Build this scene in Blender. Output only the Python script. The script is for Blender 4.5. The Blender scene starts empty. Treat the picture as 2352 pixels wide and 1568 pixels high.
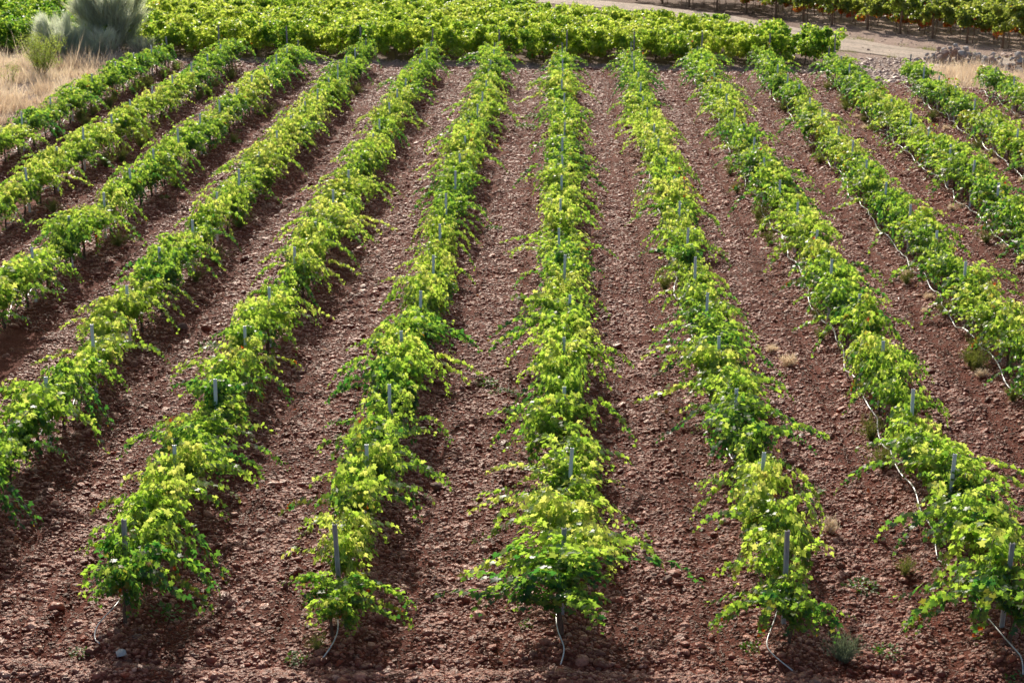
import bpy, math, random
import numpy as np

SEED = 7
rng = np.random.default_rng(SEED)
random.seed(SEED)
scene = bpy.context.scene
COL = scene.collection
R = math.radians

# ------------------------------------------------------------------ helpers
def mesh_from(name, V, F, mats, smooth=True, attrs=None, mat_idx=None):
    """V (n,3); F (m,3) or (m,4) array or list of such arrays; attrs: dict name -> per-vertex float array / (n,4) colours"""
    V = np.asarray(V, dtype=np.float32)
    Fs = F if isinstance(F, list) else [F]
    Fs = [np.asarray(f, dtype=np.int32) for f in Fs if len(f)]
    me = bpy.data.meshes.new(name)
    me.vertices.add(len(V)); me.vertices.foreach_set('co', V.ravel())
    loops = np.concatenate([f.ravel() for f in Fs]) if Fs else np.zeros(0, np.int32)
    tot = np.concatenate([np.full(len(f), f.shape[1], np.int32) for f in Fs]) if Fs else np.zeros(0, np.int32)
    start = np.concatenate([[0], np.cumsum(tot)[:-1]]).astype(np.int32) if len(tot) else tot
    me.loops.add(len(loops)); me.loops.foreach_set('vertex_index', loops)
    me.polygons.add(len(tot)); me.polygons.foreach_set('loop_start', start)
    try: me.polygons.foreach_set('loop_total', tot)
    except Exception: pass
    me.polygons.foreach_set('use_smooth', np.full(len(tot), smooth, dtype=bool))
    if mat_idx is not None: me.polygons.foreach_set('material_index', np.asarray(mat_idx, np.int32))
    for m in (mats if isinstance(mats, (list, tuple)) else [mats]): me.materials.append(m)
    if attrs:
        for k, a in attrs.items():
            a = np.asarray(a, np.float32)
            if a.ndim == 2:
                at = me.attributes.new(k, 'FLOAT_COLOR', 'POINT'); at.data.foreach_set('color', a.ravel())
            else:
                at = me.attributes.new(k, 'FLOAT', 'POINT'); at.data.foreach_set('value', a)
    me.update(calc_edges=True); me.validate()
    return me

def link(name, data, parent=None, loc=None, rot=None, scale=None):
    o = bpy.data.objects.new(name, data); COL.objects.link(o)
    if parent: o.parent = parent
    if loc is not None: o.location = loc
    if rot is not None: o.rotation_euler = rot
    if scale is not None: o.scale = scale
    return o

def tag(o, label=None, cat=None, group=None, kind=None):
    if label: o['label'] = label
    if cat: o['category'] = cat
    if group: o['group'] = group
    if kind: o['kind'] = kind
    return o

def norm(a):
    return a / np.maximum(np.linalg.norm(a, axis=-1, keepdims=True), 1e-9)

class Geo:
    """collects triangles and quads of one mesh"""
    def __init__(s): s.v = []; s.t = []; s.q = []; s.a = {}; s.n = 0
    def add(s, V, T=None, Q=None, **attrs):
        V = np.asarray(V, float).reshape(-1, 3)
        if T is not None and len(T): s.t.append(np.asarray(T, int) + s.n)
        if Q is not None and len(Q): s.q.append(np.asarray(Q, int) + s.n)
        s.v.append(V)
        for k in set(list(attrs) + list(s.a)):
            lst = s.a.setdefault(k, [])
            have = sum(len(x) for x in lst)
            if have < s.n: lst.append(np.zeros(s.n - have))
            val = attrs.get(k, 0.0)
            lst.append(np.broadcast_to(np.asarray(val, float), (len(V),)).copy())
        s.n += len(V)
    def tube(s, pts, rad, k=6, cap=True, **attrs):
        pts = np.asarray(pts, float); n = len(pts)
        rad = np.broadcast_to(np.asarray(rad, float), (n,))
        tan = norm(np.gradient(pts, axis=0))
        ref = np.array([0, 0, 1.0]) if abs(tan[0][2]) < .9 else np.array([1.0, 0, 0])
        u = norm(np.cross(tan, ref)); w = np.cross(tan, u)
        an = np.arange(k) / k * 2 * np.pi
        V = pts[:, None] + rad[:, None, None] * (np.cos(an)[None, :, None] * u[:, None] + np.sin(an)[None, :, None] * w[:, None])
        V = V.reshape(-1, 3); Q = []
        i = np.arange(n - 1)[:, None] * k; j = np.arange(k)[None]; j2 = (j + 1) % k
        Q = np.stack([i + j, i + j2, i + k + j2, i + k + j], -1).reshape(-1, 4)
        T = []
        if cap:
            V = np.vstack([V, pts[0], pts[-1]])
            a, b = n * k, n * k + 1
            for m in range(k):
                T.append((a, (m + 1) % k, m)); T.append((b, (n - 1) * k + m, (n - 1) * k + (m + 1) % k))
        s.add(V, T=T, Q=Q, **attrs)
    def box(s, c, d, rot=0, **attrs):
        x, y, z = np.array(d) / 2
        V = np.array([[a * x, b * y, e * z] for a in (-1, 1) for b in (-1, 1) for e in (-1, 1)])
        ca, sa = math.cos(rot), math.sin(rot)
        V = np.stack([V[:, 0] * ca - V[:, 1] * sa, V[:, 0] * sa + V[:, 1] * ca, V[:, 2]], 1) + np.array(c)
        s.add(V, Q=[(0, 1, 3, 2), (4, 6, 7, 5), (0, 4, 5, 1), (2, 3, 7, 6), (0, 2, 6, 4), (1, 5, 7, 3)], **attrs)
    def build(s, name, mats, smooth=True):
        V = np.vstack(s.v); Fs = []
        if s.t: Fs.append(np.vstack(s.t))
        if s.q: Fs.append(np.vstack(s.q))
        at = {}
        for k, l in s.a.items():
            x = np.concatenate(l)
            if len(x) < len(V): x = np.concatenate([x, np.zeros(len(V) - len(x))])
            at[k] = x
        return mesh_from(name, V, Fs, mats, smooth, at)

# value noise in numpy --------------------------------------------------
_tab = rng.random((256, 256))
def vnoise(x, y):
    xi = np.floor(x).astype(int); yi = np.floor(y).astype(int)
    fx = x - xi; fy = y - yi
    fx = fx * fx * (3 - 2 * fx); fy = fy * fy * (3 - 2 * fy)
    a = _tab[xi % 256, yi % 256]; b = _tab[(xi + 1) % 256, yi % 256]
    c = _tab[xi % 256, (yi + 1) % 256]; d = _tab[(xi + 1) % 256, (yi + 1) % 256]
    return (a * (1 - fx) + b * fx) * (1 - fy) + (c * (1 - fx) + d * fx) * fy - .5
def fbm(x, y, o=4):
    s = 0; a = 1.0
    for i in range(o):
        s = s + a * vnoise(x * 2 ** i + 17.3 * i, y * 2 ** i + 5.1 * i); a *= .5
    return s

# ------------------------------------------------------------------ layout
ROW = 3.0                       # metres between rows
STEP = 3.2                      # metres between stakes
FAR = 57.6                      # last stake of the middle rows
ROWS = list(range(-6, 7))
ROW_END = {k: FAR for k in ROWS}; ROW_END[5] = 54.4; ROW_END[6] = 52.8
def row_x(k, y):
    y = np.asarray(y, float)
    return k * ROW + .05 * np.sin(y * .21 + k * 1.9) + .03 * np.sin(y * .53 + k)

CAM = np.array([-.215, -21.99, 10.484])
PITCH, YAW, ROLL, FU = .2832, .0239, .013, 4000.0
Fw = np.array([-math.sin(YAW) * math.cos(PITCH), math.cos(YAW) * math.cos(PITCH), -math.sin(PITCH)])
Rt = np.cross(Fw, [0, 0, 1]); Rt /= np.linalg.norm(Rt); Up = np.cross(Rt, Fw)
Rt2 = Rt * math.cos(ROLL) + Up * math.sin(ROLL); Up2 = Up * math.cos(ROLL) - Rt * math.sin(ROLL)
def seen(P, mx=1.12, my=1.1):
    """is a point inside the widened view of the photograph's camera (only used to leave out what lies outside it)"""
    d = np.asarray(P, float) - CAM; z = d @ Fw
    return (np.abs(d @ Rt2 / z * FU) < 1176 * mx) & (np.abs(d @ Up2 / z * FU) < 784 * my)

PLOT_FRONT = 61.6
def track_c(t):                 # centre line of the dirt track, t = 0..1
    pts = np.array([(-26, 108), (-8, 99), (2, 93), (8, 86), (12.5, 77), (15.6, 70.2), (18.5, 66.9), (22.5, 63.8), (28, 57), (36, 50), (50, 42)], float)
    s = np.linspace(0, 1, len(pts)); 
    x = np.interp(t, s, pts[:, 0]); y = np.interp(t, s, pts[:, 1])
    return x, y
_tt = np.linspace(0, 1, 400); _tx, _ty = track_c(_tt)
_ker = np.ones(25) / 25
def _sm(a): 
    p = np.pad(a, 12, mode='edge'); return np.convolve(p, _ker, 'valid')
_tx, _ty = _sm(_tx), _sm(_ty)
def track_dist(x, y):
    x = np.asarray(x, float); y = np.asarray(y, float)
    d = np.full(x.shape, 1e9)
    for i in range(0, 400, 4): d = np.minimum(d, (x - _tx[i]) ** 2 + (y - _ty[i]) ** 2)
    return np.sqrt(d)

def in_field(x, y):             # smooth mask of the ploughed field
    def ss(a, b, v): 
        t = np.clip((v - a) / (b - a), 0, 1); return t * t * (3 - 2 * t)
    e = .5 * fbm(x * .5, y * .5, 3)
    left = ss(-20.6, -19.6, x + e); 
    far_lim = np.where(x > 13, 56.5 - (x - 13) * .35, 59.2)
    far = 1 - ss(0, .9, y + e - far_lim)
    return left * far
def ground_h(x, y):
    x = np.asarray(x, float); y = np.asarray(y, float)
    f = in_field(x, y) * np.clip((y + 1.6) / .8, 0, 1)
    kx = (x / ROW - np.round(x / ROW)) * ROW
    berm = .13 * np.exp(-(kx / .42) ** 2)
    fur = -.05 * np.exp(-((np.abs(kx) - .82) / .13) ** 2) + .03 * np.exp(-((np.abs(kx) - 1.1) / .12) ** 2)
    h = f * (berm + fur)
    h = h + .055 * f * fbm(x * 4.5 + .3 * np.sin(y), y * .22, 2)
    h = h + .05 * fbm(x * .6, y * .35, 3) + (.055 * f + .02) * fbm(x * 3.1, y * 2.3, 3)
    # a low cross ridge at the very front edge of the field
    yw = y + .22 * fbm(x * .55, y * 0 + 3.1, 3)
    h = h + (.10 + .08 * fbm(x * 1.3, y * 0 + 8.2, 3)) * np.exp(-((yw + 1.8) / .28) ** 2) - .05 * np.exp(-((yw + 1.3) / .16) ** 2)
    return h

# ------------------------------------------------------------------ materials
def new_mat(name):
    m = bpy.data.materials.new(name); m.use_nodes = True
    nt = m.node_tree; nt.nodes.clear()
    out = nt.nodes.new('ShaderNodeOutputMaterial')
    return m, nt, out
def N(nt, t, **kw):
    n = nt.nodes.new(t)
    for k, v in kw.items(): setattr(n, k, v)
    return n
def ramp(nt, stops, interp='LINEAR'):
    r = N(nt, 'ShaderNodeValToRGB'); r.color_ramp.interpolation = interp
    els = r.color_ramp.elements
    while len(els) < len(stops): els.new(.5)
    for e, (p, c) in zip(els, stops): e.position = p; e.color = (*c, 1)
    return r
def mixc(nt, fac, a, b, mode='MIX'):
    m = N(nt, 'ShaderNodeMix', data_type='RGBA', blend_type=mode)
    for s, v in ((m.inputs[0], fac), (m.inputs[6], a), (m.inputs[7], b)):
        if isinstance(v, bpy.types.NodeSocket): nt.links.new(v, s)
        elif isinstance(v, (int, float)): s.default_value = v
        else: s.default_value = (*v, 1)
    return m.outputs[2]

def leaf_mat(name, greens, tgreens=None, yellow=(.40, .30, .03), red=(.42, .075, .02), trans=.5, tint=(1.9, 2.3, .45), rough=.38, spread=.35, objvar=.5):
    m, nt, out = new_mat(name); L = nt.links.new
    lv = N(nt, 'ShaderNodeAttribute', attribute_name='lv'); au = N(nt, 'ShaderNodeAttribute', attribute_name='aut')
    oi = N(nt, 'ShaderNodeObjectInfo')
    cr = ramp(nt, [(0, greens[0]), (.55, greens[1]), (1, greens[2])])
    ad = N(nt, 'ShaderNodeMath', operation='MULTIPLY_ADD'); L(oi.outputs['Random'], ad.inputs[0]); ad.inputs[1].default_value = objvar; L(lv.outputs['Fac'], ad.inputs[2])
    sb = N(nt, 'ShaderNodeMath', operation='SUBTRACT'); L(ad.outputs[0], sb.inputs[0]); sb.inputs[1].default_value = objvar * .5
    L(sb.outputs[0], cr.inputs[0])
    # autumn colouring
    ar = ramp(nt, [(0, (0, 0, 0)), (.25, (.35, .35, .35)), (.5, (1, 1, 1))])
    L(au.outputs['Fac'], ar.inputs[0])
    ac = ramp(nt, [(0, yellow), (.55, yellow), (.8, (yellow[0] * 1.1, yellow[1] * .45, .02)), (1, red)])
    L(au.outputs['Fac'], ac.inputs[0])
    col = mixc(nt, ar.outputs[0], cr.outputs[0], ac.outputs[0])
    # blotches inside a leaf
    tc = N(nt, 'ShaderNodeTexCoord'); nz = N(nt, 'ShaderNodeTexNoise'); nz.inputs['Scale'].default_value = 22; nz.inputs['Detail'].default_value = 2
    L(tc.outputs['Object'], nz.inputs['Vector'])
    rr = ramp(nt, [(.3, (.80, .84, .80)), (.7, (1.12, 1.1, 1.0))]); L(nz.outputs['Fac'], rr.inputs[0])
    col = mixc(nt, 1.0, col, rr.outputs[0], 'MULTIPLY')
    # paler underside
    ge = N(nt, 'ShaderNodeNewGeometry')
    under = mixc(nt, 1.0, col, (1.25, 1.25, 1.7), 'MULTIPLY')
    colf = mixc(nt, ge.outputs['Backfacing'], col, under)
    p = N(nt, 'ShaderNodeBsdfPrincipled'); L(colf, p.inputs['Base Color']); p.inputs['Roughness'].default_value = rough
    p.inputs['Specular IOR Level'].default_value = .55
    tr = N(nt, 'ShaderNodeBsdfTranslucent'); tcol = mixc(nt, 1.0, col, tint, 'MULTIPLY')
    if tgreens:
        c2 = ramp(nt, [(0, tgreens[0]), (.55, tgreens[1]), (1, tgreens[2])]); L(sb.outputs[0], c2.inputs[0])
        y2 = mixc(nt, 1.0, ac.outputs[0], (1.5, 1.5, 1.2), 'MULTIPLY')
        tcol = mixc(nt, 1.0, mixc(nt, ar.outputs[0], c2.outputs[0], y2), rr.outputs[0], 'MULTIPLY')
    L(tcol, tr.inputs['Color'])
    mx = N(nt, 'ShaderNodeMixShader'); mx.inputs[0].default_value = trans
    L(p.outputs[0], mx.inputs[1]); L(tr.outputs[0], mx.inputs[2]); L(mx.outputs[0], out.inputs['Surface'])
    return m

M = {}
M['vine_leaf'] = leaf_mat('vine_leaf', [(.018, .062, .036), (.070, .165, .042), (.20, .30, .06)], tgreens=[(.10, .34, .05), (.60, .88, .09), (.98, .99, .24)], yellow=(.32, .24, .04), trans=.57, rough=.4)
M['plot_leaf'] = leaf_mat('plot_leaf', [(.05, .13, .025), (.16, .25, .03), (.27, .34, .04)], tgreens=[(.22, .50, .05), (.78, .95, .12), (.97, .99, .25)], trans=.6, objvar=0)
M['far_leaf'] = leaf_mat('far_leaf', [(.06, .10, .026), (.13, .17, .035), (.22, .24, .05)], tgreens=[(.22, .36, .05), (.62, .74, .10), (.9, .92, .25)], yellow=(.42, .18, .02), objvar=0)
M['broom'] = leaf_mat('broom', [(.44, .45, .33), (.60, .64, .50), (.74, .78, .64)], tgreens=[(.56, .56, .38), (.74, .80, .62), (.88, .93, .78)], trans=.6, rough=.6, objvar=.2)
M['bush_leaf'] = leaf_mat('bush_leaf', [(.09, .15, .03), (.14, .21, .04), (.20, .27, .05)], tgreens=[(.3, .45, .06), (.5, .65, .1), (.7, .8, .2)], trans=.55, rough=.5, objvar=.2)
M['weed'] = leaf_mat('weed', [(.12, .17, .05), (.18, .22, .07), (.28, .29, .12)], trans=.4, tint=(1.5, 1.5, .7), rough=.6, objvar=.4)
M['grey_weed'] = leaf_mat('grey_weed', [(.10, .13, .09), (.15, .19, .13), (.22, .26, .18)], trans=.35, tint=(1.3, 1.3, 1), rough=.7)
M['low_weed'] = leaf_mat('low_weed', [(.05, .11, .03), (.08, .16, .035), (.12, .2, .05)], trans=.4, rough=.5, objvar=.4)
M['straw'] = leaf_mat('straw', [(.56, .44, .32), (.72, .60, .46), (.86, .78, .64)], trans=.5, tint=(1.25, 1.2, 1.15), rough=.7, objvar=.2)
M['fallen'] = leaf_mat('fallen', [(.38, .10, .03), (.45, .16, .05), (.45, .28, .10)], trans=.3, tint=(1.3, 1.1, .8), rough=.6, objvar=0)

def simple_mat(name, c0, c1, scale, rough, metallic=0, bump=.3, stretch=(1, 1, 1), spec=.5, detail=4):
    m, nt, out = new_mat(name); L = nt.links.new
    tc = N(nt, 'ShaderNodeTexCoord'); mp = N(nt, 'ShaderNodeMapping'); mp.inputs['Scale'].default_value = stretch
    oi = N(nt, 'ShaderNodeObjectInfo'); av = N(nt, 'ShaderNodeVectorMath', operation='ADD')
    L(tc.outputs['Object'], mp.inputs['Vector']); L(mp.outputs[0], av.inputs[0]); L(oi.outputs['Location'], av.inputs[1])
    nz = N(nt, 'ShaderNodeTexNoise'); nz.inputs['Scale'].default_value = scale; nz.inputs['Detail'].default_value = detail
    L(av.outputs[0], nz.inputs['Vector'])
    cr = ramp(nt, [(.3, c0), (.7, c1)]); L(nz.outputs['Fac'], cr.inputs[0])
    p = N(nt, 'ShaderNodeBsdfPrincipled'); L(cr.outputs[0], p.inputs['Base Color'])
    p.inputs['Roughness'].default_value = rough; p.inputs['Metallic'].default_value = metallic; p.inputs['Specular IOR Level'].default_value = spec
    b = N(nt, 'ShaderNodeBump'); b.inputs['Strength'].default_value = bump; b.inputs['Distance'].default_value = .02
    L(nz.outputs['Fac'], b.inputs['Height']); L(b.outputs[0], p.inputs['Normal']); L(p.outputs[0], out.inputs['Surface'])
    return m
M['bark'] = simple_mat('bark', (.055, .032, .022), (.17, .11, .075), 30, .9, stretch=(2, 2, .4))
M['cane'] = simple_mat('cane', (.13, .06, .03), (.24, .14, .07), 20, .6)
M['pale_bark'] = simple_mat('pale_bark', (.16, .09, .055), (.34, .21, .13), 30, .85, stretch=(2, 2, .4))
M['metal'] = simple_mat('galvanised', (.84, .89, .93), (.93, .95, .97), 14, .38, metallic=.1, bump=.05, stretch=(1, 1, .3))
M['old_metal'] = simple_mat('weathered_metal', (.36, .36, .37), (.55, .545, .54), 25, .65, metallic=.2, bump=.15, stretch=(2, 2, .3))
M['hose'] = simple_mat('hose', (.50, .50, .50), (.72, .71, .70), 9, .25, bump=.02, spec=.8)
M['wire'] = simple_mat('wire', (.25, .25, .26), (.4, .4, .4), 5, .35, metallic=.8, bump=0)
M['rock'] = simple_mat('rock', (.32, .29, .27), (.56, .51, .47), 7, .85, bump=.7)
M['rock_warm'] = simple_mat('rock_warm', (.34, .22, .17), (.55, .39, .31), 7, .85, bump=.6)
M['rock_white'] = simple_mat('rock_white', (.38, .37, .37), (.58, .56, .55), 9, .8, bump=.5)
M['blue_clip'] = simple_mat('blue_clip', (.03, .10, .35), (.05, .18, .5), 10, .4, bump=0)

def ground_mat():
    m, nt, out = new_mat('ground'); L = nt.links.new
    ge = N(nt, 'ShaderNodeNewGeometry')
    za = N(nt, 'ShaderNodeAttribute', attribute_name='zone')
    def noise(s, d=4, r=.6):
        n = N(nt, 'ShaderNodeTexNoise'); n.inputs['Scale'].default_value = s; n.inputs['Detail'].default_value = d; n.inputs['Roughness'].default_value = r
        L(ge.outputs['Position'], n.inputs['Vector']); return n.outputs['Fac']
    fine = noise(28, 5, .7); mid = noise(3.2, 4); big = noise(.35, 3)
    r1 = ramp(nt, [(.32, (.55, .52, .5)), (.5, (1, 1, 1)), (.72, (1.55, 1.5, 1.5))]); L(fine, r1.inputs[0])
    r2 = ramp(nt, [(.3, (.78, .76, .74)), (.7, (1.2, 1.18, 1.18))]); L(mid, r2.inputs[0])
    r3 = ramp(nt, [(.3, (.85, .85, .85)), (.7, (1.12, 1.12, 1.14))]); L(big, r3.inputs[0])
    c = mixc(nt, 1, za.outputs['Color'], r1.outputs[0], 'MULTIPLY')
    c = mixc(nt, 1, c, r2.outputs[0], 'MULTIPLY'); c = mixc(nt, 1, c, r3.outputs[0], 'MULTIPLY')
    p = N(nt, 'ShaderNodeBsdfPrincipled'); L(c, p.inputs['Base Color']); p.inputs['Roughness'].default_value = .85; p.inputs['Specular IOR Level'].default_value = .2
    vo = N(nt, 'ShaderNodeTexVoronoi'); vo.inputs['Scale'].default_value = 24; L(ge.outputs['Position'], vo.inputs['Vector'])
    b1 = N(nt, 'ShaderNodeBump'); b1.inputs['Strength'].default_value = .9; b1.inputs['Distance'].default_value = .04; L(fine, b1.inputs['Height'])
    b2 = N(nt, 'ShaderNodeBump'); b2.inputs['Strength'].default_value = .7; b2.inputs['Distance'].default_value = .03; b2.invert = True
    L(vo.outputs['Distance'], b2.inputs['Height']); L(b1.outputs[0], b2.inputs['Normal']); L(b2.outputs[0], p.inputs['Normal'])
    L(p.outputs[0], out.inputs['Surface'])
    return m
M['ground'] = ground_mat()

def stone_mat():
    m, nt, out = new_mat('pebble'); L = nt.links.new
    at = N(nt, 'ShaderNodeAttribute', attribute_name='scol', attribute_type='INSTANCER')
    tc = N(nt, 'ShaderNodeTexCoord'); nz = N(nt, 'ShaderNodeTexNoise'); nz.inputs['Scale'].default_value = 2.2; nz.inputs['Detail'].default_value = 4
    L(tc.outputs['Object'], nz.inputs['Vector'])
    rr = ramp(nt, [(.3, (.7, .66, .64)), (.7, (1.25, 1.25, 1.25))]); L(nz.outputs['Fac'], rr.inputs[0])
    c = mixc(nt, 1, at.outputs['Color'], rr.outputs[0], 'MULTIPLY')
    p = N(nt, 'ShaderNodeBsdfPrincipled'); L(c, p.inputs['Base Color']); p.inputs['Roughness'].default_value = .4; p.inputs['Specular IOR Level'].default_value = .5; p.inputs['Specular Tint'].default_value = (1, .82, .74, 1)
    b = N(nt, 'ShaderNodeBump'); b.inputs['Strength'].default_value = .5; b.inputs['Distance'].default_value = .1; L(nz.outputs['Fac'], b.inputs['Height']); L(b.outputs[0], p.inputs['Normal'])
    L(p.outputs[0], out.inputs['Surface'])
    return m
M['pebble'] = stone_mat()

# ------------------------------------------------------------------ ground
def axis(segs):
    out = [segs[0][0]]
    for a, b, s in segs:
        n = max(1, int(round((b - a) / s))); out += list(np.linspace(a, b, n + 1)[1:])
    return np.array(out)
gx = axis([(-900, -200, 100), (-200, -60, 20), (-60, -36, 2), (-36, -20, .25), (-20, -10, .14), (-10, 10, .09), (10, 20, .14), (20, 36, .3), (36, 60, 2), (60, 200, 20), (200, 900, 100)])
gy = axis([(-400, -60, 40), (-60, -10, 5), (-10, -4, .5), (-4, 14, .09), (14, 32, .13), (32, 64, .18), (64, 100, .4), (100, 140, 4), (140, 300, 20), (300, 1400, 110)])
X, Y = np.meshgrid(gx, gy, indexing='ij')
Z = ground_h(X, Y)
SOIL = np.array([.150, .031, .013]); HEAD = np.array([.31, .215, .17]); STRAW = np.array([.50, .38, .28]); PINK = np.array([.42, .30, .235]); UNDER = np.array([.17, .10, .07])
f = in_field(X, Y)[..., None]
left = (np.clip((-20.3 - X) / 1.5, 0, 1) * np.clip(.75 + 1.6 * fbm(X * .9, Y * .9, 3), .2, 1))[..., None] * np.clip((61 - Y) / 2, 0, 1)[..., None]
right = np.clip((X - 13.5) / 1.5, 0, 1)[..., None]
base = HEAD * (1 - right) + PINK * right
base = base * (1 - left) + STRAW * left
inplot = (np.clip((Y - 61.2) / .8, 0, 1) * np.clip((14 - X) / 1, 0, 1))[..., None]
base = base * (1 - inplot) + UNDER * inplot
dryf = (np.clip(1 - np.hypot((X - 18.5) / 2.6, (Y - 60) / 3.6), 0, 1) * 1.6).clip(0, 1)[..., None]
base = base * (1 - dryf) + STRAW * .9 * dryf
zone = base * (1 - f) + SOIL * f * np.interp(Y, [-3, 10, 30], [.85, .92, 1.08])[..., None]  # soil tone carries painted lens vignette and flare: darker near, lighter far
# lighter, more stony strips under each row and in the front headland
kx = (X / ROW - np.round(X / ROW)) * ROW
st = (np.exp(-(kx / .5) ** 2) * .45)[..., None] * f
zone = zone * (1 - st) + np.array([.25, .09, .058]) * st
nI, nJ = X.shape
V = np.stack([X, Y, Z], -1).reshape(-1, 3)
i = np.arange(nI - 1)[:, None] * nJ; j = np.arange(nJ - 1)[None]
Q = np.stack([i + j, i + nJ + j, i + nJ + j + 1, i + j + 1], -1).reshape(-1, 4)
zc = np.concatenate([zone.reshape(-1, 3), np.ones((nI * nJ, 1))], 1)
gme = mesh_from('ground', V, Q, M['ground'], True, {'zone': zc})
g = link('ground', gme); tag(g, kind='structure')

def ribbon(name, t0, t1, half, colr, lift):
    n = 260; t = np.linspace(t0, t1, n) * 399
    cx = np.interp(t, np.arange(400), _tx); cy = np.interp(t, np.arange(400), _ty)
    tan = norm(np.stack([np.gradient(cx), np.gradient(cy)], 1)); nr = np.stack([-tan[:, 1], tan[:, 0]], 1)
    K = 17; V = []; C = []
    for a in np.linspace(-1, 1, K):
        wob = half * a * (1 + .12 * fbm(cx * .7 + a * 3, cy * .7, 3))
        x = cx + nr[:, 0] * wob; y = cy + nr[:, 1] * wob
        V.append(np.stack([x, y, ground_h(x, y) + lift], 1))
        rut = .82 if abs(abs(a) - .45) < .15 else 1.0
        C.append(np.tile(np.array([*(np.array(colr) * rut), 1]), (n, 1)))
    V = np.stack(V, 1).reshape(-1, 3); C = np.stack(C, 1).reshape(-1, 4)
    i = np.arange(n - 1)[:, None] * K; j = np.arange(K - 1)[None]
    Q = np.stack([i + j, i + K + j, i + K + j + 1, i + j + 1], -1).reshape(-1, 4)
    o = link(name, mesh_from(name, V, Q, M['ground'], True, {'zone': C})); tag(o, kind='structure'); return o
ribbon('dirt_track', 0.02, .98, 1.9, (.58, .48, .38), .03)

# ------------------------------------------------------------------ pebbles and clods (geometry nodes instances)
def stone_points():
    P = []; S = []; C = []; Rr = []
    pal = np.array([(.26, .105, .075), (.34, .165, .128), (.19, .068, .046), (.42, .25, .20), (.29, .16, .132), (.22, .13, .115), (.56, .42, .37), (.32, .10, .058)])
    ppw = np.array([.24, .2, .16, .12, .1, .06, .04, .08])
    def scatter(x0, x1, y0, y1, dens, size, sp, stony=1.0):
        n = int((x1 - x0) * (y1 - y0) * dens)
        x = rng.uniform(x0, x1, n); y = rng.uniform(y0, y1, n)
        z = ground_h(x, y)
        ok = seen(np.stack([x, y, z], 1), 1.1, 1.12)
        x, y, z = x[ok], y[ok], z[ok]; n = len(x)
        kx = np.abs((x / ROW - np.round(x / ROW)) * ROW)
        field = in_field(x, y)
        # stony strips: beside the vines and along the middle of the aisle; ploughed earth in between
        pr = .52 + .5 * np.exp(-(kx / .6) ** 2) + .35 * np.exp(-((kx - 1.45) / .35) ** 2) - .5 * np.exp(-((kx - .85) / .2) ** 2)
        pr = pr + .9 * fbm(x * .8, y * .8, 3) + .3 * np.clip(-(y + .3) / 1, 0, 1)
        pr = np.where(field > .5, pr, .6) * stony
        is_st = rng.random(n) < np.clip(pr, .12, .97)
        s = size * rng.lognormal(0, sp, n)
        s = np.where(is_st, s, s * .55)
        c = pal[rng.choice(len(pal), n, p=ppw)] * np.array([1.25, .84, .68]) * rng.uniform(.75, 1.15, (n, 1))
        clod = np.array([.155, .038, .018]) * rng.uniform(.6, 1.5, (n, 1))
        c = np.where(is_st[:, None], c, clod)
        c = c * np.interp(y, [-3, 10, 30], [.82, .92, 1.08])[:, None]      # vignette and flare falloff painted into the stone colour, darker at near end
        grey = np.clip(1 - field, 0, 1)[:, None] * .6
        c = c * (1 - grey) + np.array([.38, .31, .27]) * rng.uniform(.7, 1.2, (n, 1)) * grey
        z = z - s * rng.uniform(-.05, .28, n)
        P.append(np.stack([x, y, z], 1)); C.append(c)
        S.append(np.stack([s * rng.uniform(.85, 1.35, n), s * rng.uniform(.7, 1.1, n), s * rng.uniform(.42, .85, n)], 1))
        Rr.append(np.stack([rng.normal(0, .35, n), rng.normal(0, .35, n), rng.uniform(0, 6.28, n)], 1))
    scatter(-9, 8, -3.5, 5, 640, .0225, .45)
    scatter(-11, 11, 5, 14, 460, .024, .42)
    scatter(-15, 15, 14, 28, 260, .027, .38)
    scatter(-21, 20, 28, 59, 125, .032, .36)
    scatter(-20, 15, 58.6, 62, 45, .045, .4)
    scatter(-9, 8, -3.5, -1.2, 120, .036, .3, 1.6)
    scatter(14, 18.5, 56, 66, 70, .05, .45)
    scatter(14, 34, 58, 90, 6, .04, .4)
    # a few larger cobbles
    scatter(-15, 15, -3, 28, 2.2, .065, .25, 2.5)
    return np.vstack(P), np.vstack(S), np.vstack(C), np.vstack(Rr)
SP, SS, SC, SR = stone_points()
print('STONES', len(SP))
pm = bpy.data.meshes.new('pebble_points'); pm.vertices.add(len(SP)); pm.vertices.foreach_set('co', SP.astype(np.float32).ravel())
a = pm.attributes.new('ss', 'FLOAT_VECTOR', 'POINT'); a.data.foreach_set('vector', SS.astype(np.float32).ravel())
a = pm.attributes.new('sr', 'FLOAT_VECTOR', 'POINT'); a.data.foreach_set('vector', SR.astype(np.float32).ravel())
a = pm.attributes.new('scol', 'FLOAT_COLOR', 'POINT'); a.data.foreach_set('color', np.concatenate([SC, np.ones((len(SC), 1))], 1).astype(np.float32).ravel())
pebbles = link('pebbles', pm); tag(pebbles, 'reddish pebbles and earth clods strewn over the ploughed soil', 'pebbles', kind='stuff')
ng = bpy.data.node_groups.new('scatter_pebbles', 'GeometryNodeTree')
ng.interface.new_socket('Geometry', in_out='INPUT', socket_type='NodeSocketGeometry'); ng.interface.new_socket('Geometry', in_out='OUTPUT', socket_type='NodeSocketGeometry')
gi = ng.nodes.new('NodeGroupInput'); go = ng.nodes.new('NodeGroupOutput')
iop = ng.nodes.new('GeometryNodeInstanceOnPoints'); jn = ng.nodes.new('GeometryNodeJoinGeometry')
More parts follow.
